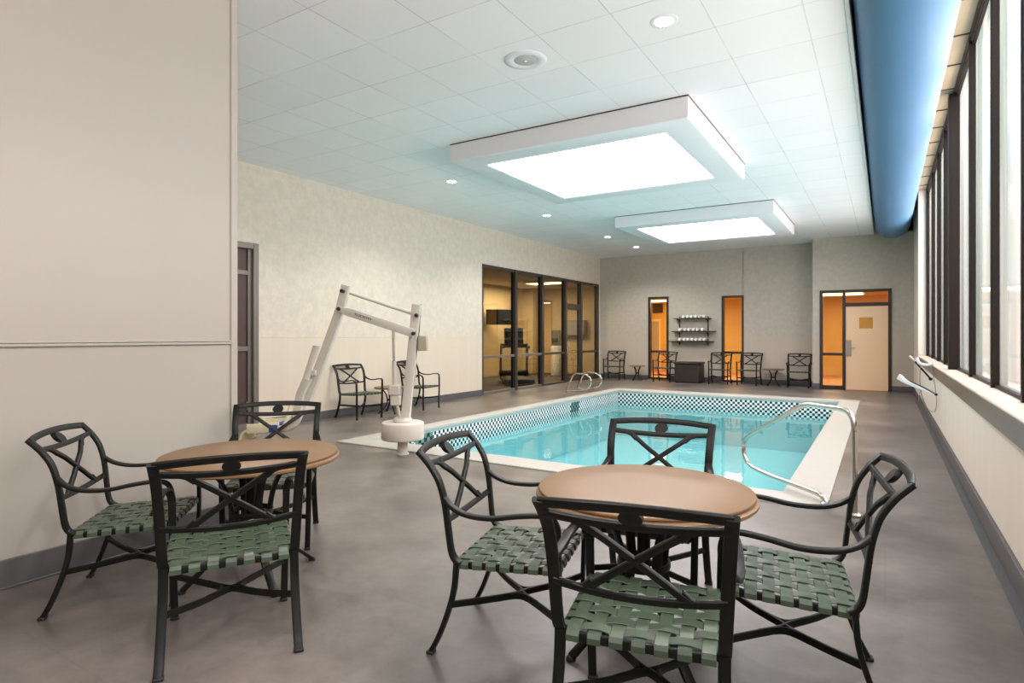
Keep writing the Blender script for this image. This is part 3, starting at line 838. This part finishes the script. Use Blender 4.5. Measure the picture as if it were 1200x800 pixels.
# ------------------------------------------------------------------ chairs
UP = [(-.384,.889),(-.352,.857),(-.322,.822),(-.284,.757),(-.259,.661),(-.244,.538),(-.234,.462),(-.218,.425),(-.190,.408)]
def yb(z):
    for (y0, z0), (y1, z1) in zip(UP, UP[1:]):
        if z1 <= z <= z0: return y0 + (y1-y0)*(z-z0)/(z1-z0)
    return UP[0][0] if z > UP[0][1] else UP[-1][0]
WT, WS, WF = .285, .262, .252
def make_chair(label, group):
    t = thing('patio_armchair', label, 'chair', group=group)
    cm = M['chair']
    def xs(z): return WS + (WT-WS)*max(0, (z-.41)/.48)
    for s in (-1, 1):
        m = MB(); m.sweep(spline([(s*xs(z), y, z) for y, z in UP], 5), rrect(.042, .02), (1,0,0)); m.build('back_post', cm, t)
        m = MB(); lp = spline([(s*WS,-.210,.425),(s*WS,-.213,.375),(s*(WS+.001),-.221,.293),(s*(WS+.003),-.246,.198),(s*(WS+.006),-.287,.089),(s*(WS+.008),-.326,.012)], 5)
        m.sweep(lp, rrect(.038, .021), (1,0,0)); lg = m.build('leg', cm, t)
        c = MB(); c.box(s*(WS+.008)-.021, -.345, 0, s*(WS+.008)+.021, -.312, .016, .004); c.build('foot_cap', M['cap'], lg)
        m = MB(); lp = spline([(s*(WF+.012), .245, .575),(s*(WF+.010), .249, .42),(s*(WF+.006), .245, .22),(s*WF, .245, .012)], 5)
        m.sweep(lp, rrect(.034, .02), (1,0,0)); lg = m.build('leg', cm, t)
        c = MB(); c.box(s*WF-.019, .232, 0, s*WF+.019, .260, .016, .004); c.build('foot_cap', M['cap'], lg)
        ap = [(s*xs(.69), yb(.69)+.006, .69),(s*(WT+.005),-.215,.655),(s*(WT+.016),-.14,.632),(s*(WT+.02),-.03,.630),(s*(WT+.016),.08,.648),(s*(WT+.006),.18,.656),(s*(WT-.008),.226,.640),(s*(WF+.014),.245,.60),(s*(WF+.012),.247,.56)]
        m = MB(); m.sweep(spline(ap, 6), rrect(.036, .018), (1,0,0)); m.build('armrest', cm, t)
    # seat frame: rounded rectangle of flat bar
    sx, y0, y1, rc = WS-.008, -.215, .238, .07
    loop = []
    for cx, cy, a0 in ((sx-rc, y1-rc, 0), (-sx+rc, y1-rc, PI/2), (-sx+rc, y0+rc, PI), (sx-rc, y0+rc, 1.5*PI)):
        for k in range(6):
            a = a0+PI/2*k/5; loop.append((cx+rc*math.cos(a), cy+rc*math.sin(a), .412))
    m = MB(); m.sweep(loop, rrect(.032, .018), (0,0,1), closed=True); m.v = [(x, y, z+.045*(y-.1)) for x, y, z in m.v]; m.build('seat_frame', cm, t)
    # woven seat
    m = MB()
    nx, ny, sw = 7, 7, .045
    px = (2*sx-.075)/(nx-1); py = (y1-y0-.075)/(ny-1)
    X = [-sx+.0375+px*i for i in range(nx)]; Y = [y0+.0375+py*i for i in range(ny)]
    prof = rrect(sw, .0035, .0015, 1)
    za = .4315
    for i, x in enumerate(X):
        pts = [(x, y0-.012, .398), (x, y0-.013, .418), (x, y0-.004, .430)]
        for j, y in enumerate(Y):
            sg = 1 if (i+j) % 2 == 0 else -1
            pts += [(x, y-.016, za+.0036*sg), (x, y+.016, za+.0036*sg)]
        pts += [(x, y1+.004, .430), (x, y1+.013, .418), (x, y1+.012, .398)]
        m.sweep(pts, prof, (1,0,0))
    for j, y in enumerate(Y):
        pts = [(-sx-.012, y, .398), (-sx-.013, y, .418), (-sx-.004, y, .430)]
        for i, x in enumerate(X):
            sg = -1 if (i+j) % 2 == 0 else 1
            pts += [(x-.016, y, za+.0036*sg), (x+.016, y, za+.0036*sg)]
        pts += [(sx+.004, y, .430), (sx+.013, y, .418), (sx+.012, y, .398)]
        m.sweep(pts, prof, (0,1,0))
    m.v = [(x, y, z+.045*(y-.1)) for x, y, z in m.v]
    props(m.build('seat', M['strap'], t), 'woven green strap seat')
    # back: arched top rail, oval boss, second rail, cross, lower rail
    def bp(x, z, bow=.022):
        k = 1-(x/WT)**2
        return (x, yb(z) - bow*k, z)
    m = MB(); hint = (0,1,.45)
    def bar(pts, w, th=.018): m.sweep(pts, rrect(th, w), hint)
    xsn = [-1+.1*i for i in range(21)]
    bar([bp(u*WT, .880+.014*(1-u*u)) for u in xsn], .034)
    bar([bp(u*xs(.84), .836-.014*(1-u*u)) for u in xsn], .028)
    bar([bp(u*xs(.6), .592-.018*(1-u*u)) for u in xsn], .028)
    m2 = []
    for s in (-1, 1):
        pts = []
        for k in range(13):
            q = k/12
            pts.append(bp(s*(.172-.340*q), .822-.242*q))
        bar(pts, .026)
        for zz, dz in ((.822,-1), (.582, 1)):   # gussets where cross meets rail
            bar([bp(s*.205, zz+.004), bp(s*.17, zz+dz*.008), bp(s*.14, zz+dz*.034)], .016, .016)
    m.build('backrest', cm, t)
    m = MB()
    ov = [(.037*math.cos(2*PI*k/20), .028*math.sin(2*PI*k/20)) for k in range(20)]
    ca = bp(0, .856)
    vs = []; 
    for d in (-.013, .013):
        for a, b in ov: vs.append((a, ca[1]+d-b*.75, ca[2]+b))
    m.add(vs, [tuple(range(19,-1,-1)), tuple(range(20,40))] + [(k, (k+1) % 20, 20+(k+1) % 20, 20+k) for k in range(20)])
    m.build('oval_boss', cm, t)
    # crossed stretcher between the legs with filleted centre
    m = MB()
    for s in (-1, 1):
        m.sweep(spline([(s*(WS-.004),-.236,.222),(s*.13,-.115,.205),(s*.03,-.012,.200),(-s*.03,.032,.200),(-s*.13,.135,.204),(-s*(WF-.004),.239,.214)], 5), rrect(.03, .016), (0,0,1))
    for s in (-1, 1):
        m.sweep(spline([(s*.10,-.082,.203),(s*.035,-.0+.01,.2),(s*.10,.108,.203)], 5), rrect(.03,.014), (0,0,1))
    m.build('stretcher', cm, t)
    return t

GT = 'woven patio armchairs around the two round tables'
GWL = 'woven patio armchairs along the walls'
CH = [(-3.495, 1.725, -.772, 'dark woven-seat armchair turned sideways against the smooth beige panelled wall', GT),
      (-2.632, 1.722, .993, 'dark green woven-seat armchair seen from behind at the table beside the beige wall', GT),
      (-3.562, 2.626, 3.95, 'dark woven-seat armchair on the far side of the beige-wall table, before the lift seat', GT),
      (-1.448, 2.410, -1.330, 'dark woven-seat armchair seen side-on between the two round tables, facing the windows', GT),
      (-.718, 2.072, .203, 'closest dark woven-seat armchair, seen from behind at the table nearest the windows', GT),
      (-.340, 2.702, 1.730, 'woven-seat armchair on the window side of its table, beside the steel pool handrail', GT),
      (-1.064, 3.10, 3.285, 'dark armchair between the nearer table and the pool, its back against the water', GT),
      (-7.60, 7.36, -1.698, 'small dark armchair against the cream wall, nearest the grey framed door', GWL),
      (-7.62, 8.95, -1.50, 'small dark armchair against the cream wall half hidden behind the lift mast', GWL),
      (-7.35, 18.02, PI+.10, 'dark armchair in the back corner next to the fitness room glass', GWL),
      (-5.70, 17.98, PI-.02, 'dark armchair in front of the first narrow amber window, left of the brown box', GWL),
      (-4.07, 17.98, PI+.06, 'dark armchair just right of the brown storage box', GWL),
      (-3.27, 17.98, PI-.06, 'dark armchair in front of the second amber window, beside the small side table', GWL),
      (-1.98, 17.90, PI+.04, 'dark armchair in the bay corner beside the peach door wall', GWL)]
c0 = None
for x, y, a, lab, grp in CH:
    if c0 is None:
        c0 = make_chair(lab, grp); c0.location = (x, y, 0); c0.rotation_euler = (0,0,a)
    else: dup(c0, (x, y, 0), a, lab, grp)

# ------------------------------------------------------------------ tables
def make_table(R, H, label, loc, group, rot=0, nleg=4, small=False):
    t = thing('side_table' if small else 'round_table', label, 'table', loc, rot, group)
    m = MB()
    if small: prof = [(R-.02,H-.028),(R,H-.018),(R,H-.006),(R-.008,H),(.0,H)]
    else: prof = [(.0,H-.046),(R-.035,H-.046),(R-.008,H-.045),(R,H-.038),(R,H-.027),(R-.006,H-.021),(R-.018,H-.0195),(R-.018,H-.0165),(R-.012,H-.011),(R-.013,H-.004),(R-.022,H),(R*.5,H),(.0,H)]
    m.lathe(prof, 64); m.build('tabletop', M['tabletop'], t)
    z = H-.045
    zs = [(0.50,1.0),(.30,.80),(.22,.56),(.28,.36),(.52,.16),(.74,.0)]
    for k in range(nleg):
        a = 2*PI*k/nleg + PI/4
        m = MB()
        P = [(R*f*math.cos(a), R*f*math.sin(a), max(.012, z*h)) for f, h in zs]
        m.sweep(spline(P, 6), rrect(.045 if not small else .028, .02), (-math.sin(a), math.cos(a), 0))
        lg = m.build('leg', M['chair'], t)
        c = MB(); c.lathe([(.022,0),(.022,.012),(.015,.018)], 12, (P[-1][0], P[-1][1], 0)); c.build('foot_cap', M['cap'], lg)
    m = MB(); rr = R*.23
    m.sweep([(rr*math.cos(2*PI*k/28), rr*math.sin(2*PI*k/28), z*.56) for k in range(28)], rrect(.03,.014), (0,0,1), closed=True)
    m.build('ring', M['chair'], t)
    if not small:
        m = MB(); m.lathe([(.03,z*.52),(.03,z)], 14); m.lathe([(.0,z-.012),(.28,z-.012),(.28,z),(.0,z)], 24); m.build('post', M['chair'], t)
    return t
make_table(.495, .72, 'round tan table beside the smooth beige panelled wall', (-3.14, 2.18, 0), 'round tan tables', .5)
make_table(.485, .72, 'round tan table nearest the pool handrail with the closest chairs', (-.925, 2.62, 0), 'round tan tables', .1)
GS = 'small side tables between the wall chairs'
make_table(.30, .47, 'small tan side table between the two chairs on the cream wall', (-7.62, 8.12, 0), GS, .3, 4, True)
make_table(.25, .46, 'small side table on the back wall beside the corner chair near the glass', (-6.60, 18.1, 0), GS, .2, 4, True)
make_table(.30, .47, 'small side table on the back wall between the amber window and the bay corner', (-2.64, 18.05, 0), GS, .2, 4, True)

# ------------------------------------------------------------------ brown storage box
t = thing('storage_box', 'dark brown resin storage box under the towel shelves', 'storage box', (-4.96, 18.05, 0))
m = MB(); m.box(-.36, -.30, .02, .36, .30, .55, .015); m.box(-.34,-.28,0,-.26,-.2,.02); m.box(.26,-.28,0,.34,-.2,.02); m.box(-.34,.2,0,-.26,.28,.02); m.box(.26,.2,0,.34,.28,.02)
m.build('body', M['box'], t)
m = MB(); m.box(-.29, -.308, .07, .29, -.299, .48, .006); m.build('front_panel', M['box'], t)
m = MB(); m.box(-.385, -.325, .55, .385, .31, .615, .02); m.build('lid', M['box'], t)

# ------------------------------------------------------------------ towel shelves
t = thing('wall_shelf', 'dark three-tier wall shelf holding rolled white towels on the back wall', 'shelf', (-4.95, YB, 0))
TIERS = [(1.925, -.56, .52, 'top'), (1.535, -.62, .66, 'middle'), (1.235, -.70, .60, 'lowest')]
for z, a, b, nme in TIERS:
    m = MB(); m.box(a, -.30, z-.025, b, 0, z, .004); m.build('shelf_board', M['shelf'], t)
for x in (-.44, .42):
    m = MB(); m.box(x-.014, -.03, 1.10, x+.014, 0, 1.98, .003)
    for z, a, b, nme in TIERS:
        m.sweep([(x, -.01, z-.13), (x, -.12, z-.075), (x, -.26, z-.03)], rrect(.02,.02), (1,0,0))
    m.build('bracket', M['shelf'], t)
def towel_mesh():
    m = MB()
    m.lathe([(.0,-.12),(.026,-.125),(.041,-.118),(.046,-.105),(.046,.105),(.041,.118),(.0,.12)], 16, (0,0,0), 'y')
    sp = [( (.0074+.0036*k/2)*math.cos(k*.7), -.122, (.0074+.0036*k/2)*math.sin(k*.7)) for k in range(18)]
    m.tube(sp, .003, 5)
    return m
ord_ = ['first','second','third','fourth','fifth','sixth','seventh']
tm = None
GTW = 'rolled white towels on the wall shelf'
for (z, a, b, nme), cnt, x0, x1 in ((TIERS[0],6,-.26,.34),(TIERS[1],6,-.36,.30),(TIERS[2],7,-.37,.36)):
    for i in range(cnt):
        x = x0 + (x1-x0)*i/(cnt-1); lab = '%s rolled white towel from the fitness-room end of the %s shelf' % (ord_[i], nme)
        if tm is None:
            o = towel_mesh().build('rolled_towel', M['towel']); tm = o
        else:
            o = tm.copy(); COL.objects.link(o)
        o.location = (-4.95+x, YB-.175, z+.0465); o.rotation_euler = (0, i*1.1, (-.05, .06, -.03, .04)[i % 4])
        props(o, lab, 'towel', GTW)

# ------------------------------------------------------------------ pool lift
ux, uy = -.8499, -.5269        # the plane of the lift arm, away from the post towards the cream wall
t = thing('pool_lift', 'white pool access lift with angled mast, arm and hanging seat at the pool corner', 'pool lift', (-4.842, 5.36, 0), math.atan2(-uy, -ux))
# local x runs along the arm plane (positive towards the windows), y away from the camera
LM = M['lift']
m = MB(); m.lathe([(.075,0),(.075,.01),(.062,.02),(.06,.2),(.06,.23)], 24); m.build('socket_post', LM, t)
m = MB(); m.lathe([(.0,.175),(.225,.175),(.245,.185),(.252,.20),(.252,.355),(.244,.375),(.225,.385),(.0,.385)], 40); m.build('base_drum', M['cream'], t)
m = MB(); m.lathe([(.11,.385),(.118,.395),(.108,.42),(.08,.44),(.0,.445)], 28); m.build('collar', M['cream'], t)
m = MB(); m.sweep([(.035,0,.42),(.10,0,1.08),(.168,0,1.765)], rrect(.10,.105,.008), (0,1,0)); m.build('mast', LM, t)
m = MB(); m.sweep([(.215,0,1.77),(.195,0,1.45),(.15,0,1.10)], rrect(.012,.010), (0,1,0)); m.build('cable', M['black'], t)
m = MB(); m.tube(spline([(.15,0,1.12),(.155,-.02,.95),(.12,.0,.75),(.09,.02,.5)], 6), .008, 6); m.build('hose', LM, t)
m = MB(); m.box(.185,-.07,1.22,.295,.07,1.40,.012); props(m.build('control_box', M['boxgrey'], t), 'beige control box on the mast')
m = MB()
m.sweep([(.142,-.075,1.425),(-.05,-.075,1.488),(-.60,-.075,1.668),(-.68,-.075,1.69),(-.735,-.075,1.71)], rrect(.05,.098,.008), (0,1,0), scale=[1,1,1,.8,.5]); m.build('arm', LM, t)
m = MB(); m.tube([(.178,.06,1.635),(-.685,.06,1.92)], .019, 10); m.build('tie_rod', LM, t)
m = MB()
for (x, z) in ((.142,1.425),(.178,1.635),(-.727,1.71),(-.69,1.92)):
    m = MB(); m.lathe([(.014,-.125),(.022,-.12),(.022,.12),(.014,.125)], 12, (x, 0, z), 'y'); m.build('pivot_pin', M['black'], t)
m = MB()
dx, dz = (-.57+.06), (1.655-1.475)
for k in range(9):     # short run of dark lettering strokes along the arm
    q = .06+.022*k; x = -.60+q; z = 1.668-.327*q
    m.box(x, -.1045, z-.014, x+.014, -.1005, z-.008); m.box(x, -.1045, z+.006, x+.014, -.1005, z+.012)
    m.box(x if k % 2 else x+.009, -.1045, z-.012, (x if k % 2 else x+.009)+.005, -.1005, z+.010)
m.build('lettering', M['ink'], t)
m = MB(); m.sweep([(-.668,0,1.99),(-.74,0,1.70),(-.92,0,1.20),(-1.14,0,.62)], rrect(.085,.098,.008), (0,1,0)); m.build('hanger_bar', LM, t)
m = MB(); m.tube([(-.99,-.09,1.275),(-1.06,-.09,1.06),(-1.12,-.09,.86)], .04, 12); m.lathe([(.042,-.002),(.042,.012),(.02,.02)], 12, (-.99,-.09,1.27))
m.sweep([(-1.09,-.09,.9),(-1.17,-.09,.72),(-1.22,-.09,.45)], rrect(.10,.09,.01), (0,1,0))
m.box(-1.12,-.10,.93,-1.00,.02,1.0,.008); m.build('height_cylinder', LM, t)
m = MB(); m.tube(spline([(-1.15,-.03,.58),(-1.19,-.04,.47),(-1.24,-.05,.37),(-1.33,-.05,.31),(-1.44,-.05,.30)], 6), .032, 10); m.build('seat_arm', LM, t)
m = MB(); m.tube([(-.105,-.03,1.46),(-.098,-.03,1.15),(-.092,-.03,.98)], .016, 10); m.build('actuator_rod', M['steel'], t)
m = MB(); m.tube([(-.094,-.03,1.1),(-.085,-.03,.72)], .026, 12); m.box(-.155,-.085,.70,-.02,.03,.82,.012); m.box(-.135,-.075,.58,-.01,.03,.70,.012)
m.tube([(-.065,-.03,.6),(-.02,-.03,.44)], .02, 8); m.build('actuator', M['cream'], t)
# moulded seat, tipped back
m = MB()
m.sweep(spline([(-1.24,-.05,.62),(-1.28,-.05,.46),(-1.34,-.05,.335),(-1.46,-.05,.30),(-1.62,-.05,.315),(-1.74,-.05,.31),(-1.80,-.05,.25),(-1.82,-.05,.16)], 5), rrect(.42,.028,.01), (0,1,0))
for s in (-1, 1): m.sweep(spline([(-1.36,-.05+s*.21,.36),(-1.55,-.05+s*.215,.345),(-1.72,-.05+s*.21,.335)], 4), rrect(.03,.11,.012), (0,1,0))
st = m.build('seat', M['seatcream'], t)
m = MB(); m.box(-1.46,-.27,.36,-1.38,.17,.375,.004); m.box(-1.47,-.285,.30,-1.37,-.262,.385,.006)
props(m.build('belt', M['blue'], st), 'blue safety belt')
m = MB(); m.sweep(spline([(-1.78,-.05,.20),(-1.86,-.05,.12),(-1.98,-.05,.10)], 5), rrect(.36,.02,.006), (0,1,0)); m.build('footrest', M['seatcream'], t)

# ------------------------------------------------------------------ white fitting hanging from the window ledge
t = thing('wall_hose_rack', 'white curved rack with black ends and dangling cables on the low window wall', 'rack', (XR, 10.5, 0))
m = MB(); m.box(-.02, -.07, .93, .0, .07, 1.03, .008); m.build('mount', M['white'], t)
m = MB(); m.tube(spline([(-.205,.0,1.085),(-.195,.0,1.03),(-.165,.0,.992),(-.10,.0,.975),(-.01,.0,.985)], 6), .022, 10, scale=None); m.build('clamp', M['white'], t)
m = MB(); m.sweep(spline([(-.42,.05,.79),(-.34,-.05,.735),(-.24,-.2,.69),(-.13,-.4,.65),(-.02,-.6,.607)], 7), rrect(.07,.05,.012), (.3,.0,1), scale=[1.15-.75*i/28 for i in range(29)]); m.build('tray', M['white'], t)
m = MB(); m.tube(spline([(-.40,.06,.812),(-.33,-.06,.765),(-.24,-.22,.722),(-.13,-.42,.672),(-.015,-.62,.607)], 6), .009, 8); m.lathe([(.0,-.02),(.018,-.012),(.018,.012),(.0,.02)], 10, (-.015,-.62,.607)); m.build('edge_rod', M['black'], t)
m = MB(); m.tube([(-.29,.0,1.10),(-.23,.05,1.025)], .013, 8); m.build('rod_tip', M['white'], t)
m = MB(); m.tube([(-.23,.05,1.025),(-.03,.28,.765)], .013, 8); m.lathe([(.0,-.025),(.024,-.015),(.024,.015),(.0,.025)], 10, (-.028,.28,.76)); m.build('strut', M['black'], t)
for P in ([(-.03,-.03,.96),(-.02,-.25,.80),(-.015,-.5,.66),(-.012,-.62,.58),(-.012,-.62,.45),(-.03,-.5,.36),(-.08,-.3,.36)],
          [(-.16,.0,.98),(-.17,.02,.8),(-.16,.0,.62),(-.13,-.03,.48),(-.10,-.1,.40)]):
    m = MB(); m.tube(spline(P, 6), .0045, 6); m.build('cable', M['grey'], t)

# ------------------------------------------------------------------ lights
def area(name, loc, rot, sx, sy, power, color=(1,1,1)):
    l = bpy.data.lights.new(name, 'AREA'); l.shape = 'RECTANGLE'; l.size = sx; l.size_y = sy
    l.energy = power; l.color = color
    o = bpy.data.objects.new(name, l); COL.objects.link(o); o.location = loc; o.rotation_euler = rot
    return o
def spot(name, loc, power, ang=120, color=(1,.96,.9), r=.08):
    l = bpy.data.lights.new(name, 'SPOT'); l.energy = power; l.color = color
    l.spot_size = math.radians(ang); l.spot_blend = .6; l.shadow_soft_size = r
    o = bpy.data.objects.new(name, l); COL.objects.link(o); o.location = loc
    return o
# daylight outside the window wall, then a fill lamp for the ceiling
DAY = (1.03, .90, 1.02)
area('daylight', (2.5, 6.5, 5.9), (0, math.radians(58), 0), 4.6, 21., 2300, DAY)
area('ceiling_fill', (11., 6.5, .06), (math.radians(180), 0, 0), 13., 30., 11000, DAY)  # added unseen lamp facing up, brightens the ceiling through the panes
for x, y, _ in spots: spot('downlight_and_fill_beam', (x, y, CZ-.03), 130, 140)
for x, y in ((-1.53, .9), (-1.53, -1.8)): spot('downlight_and_fill_beam', (x, y, CZ-.03), 110, 140)  # fill spots added behind the camera, no fixtures there
for x, y in ((-6.2, 4.4),): spot('downlight_and_fill_beam', (x, y, CZ-.03), 110, 140)  # extra fill spot without a fixture
area('fitness_room_lamp', (-10.2, 17.2, GC-.1), (0,0,0), 1.2, 2.0, 150, (1,.88,.68))
area('corridor_lamp', (-1.0, 20.4, 2.66), (0,0,0), 1.6, .6, 80, (1,.95,.74))
area('corridor_lamp', (-5.2, 20.4, 2.66), (0,0,0), 2.6, .6, 120, (1,.95,.74))

w = bpy.data.worlds.new('World'); S.world = w; w.use_nodes = True
bg = w.node_tree.nodes['Background']; bg.inputs[0].default_value = (1.02, .905, 1.0, 1); bg.inputs[1].default_value = .5

# ------------------------------------------------------------------ camera
cam = bpy.data.cameras.new('camera'); co = bpy.data.objects.new('camera', cam); COL.objects.link(co)
cam.sensor_width = 36; cam.lens = 705/1200*36; cam.shift_y = -7/1200
cam.clip_start = .05; cam.clip_end = 100
co.location = (0, 0, 1.40); co.rotation_euler = (math.radians(90), 0, math.atan2(437., 705.))
S.camera = co

S.view_settings.view_transform = 'Standard'; S.view_settings.look = 'None'
S.view_settings.gamma = 1; S.view_settings.use_curve_mapping = False
S.view_settings.exposure = 0.78
c = S.cycles
c.use_denoising = True
try: c.denoiser = 'OPENIMAGEDENOISE'
except Exception: pass
c.max_bounces = 9; c.diffuse_bounces = 5; c.glossy_bounces = 4; c.transparent_max_bounces = 12; c.transmission_bounces = 4
c.caustics_reflective = False; c.caustics_refractive = False
c.sample_clamp_indirect = 6.
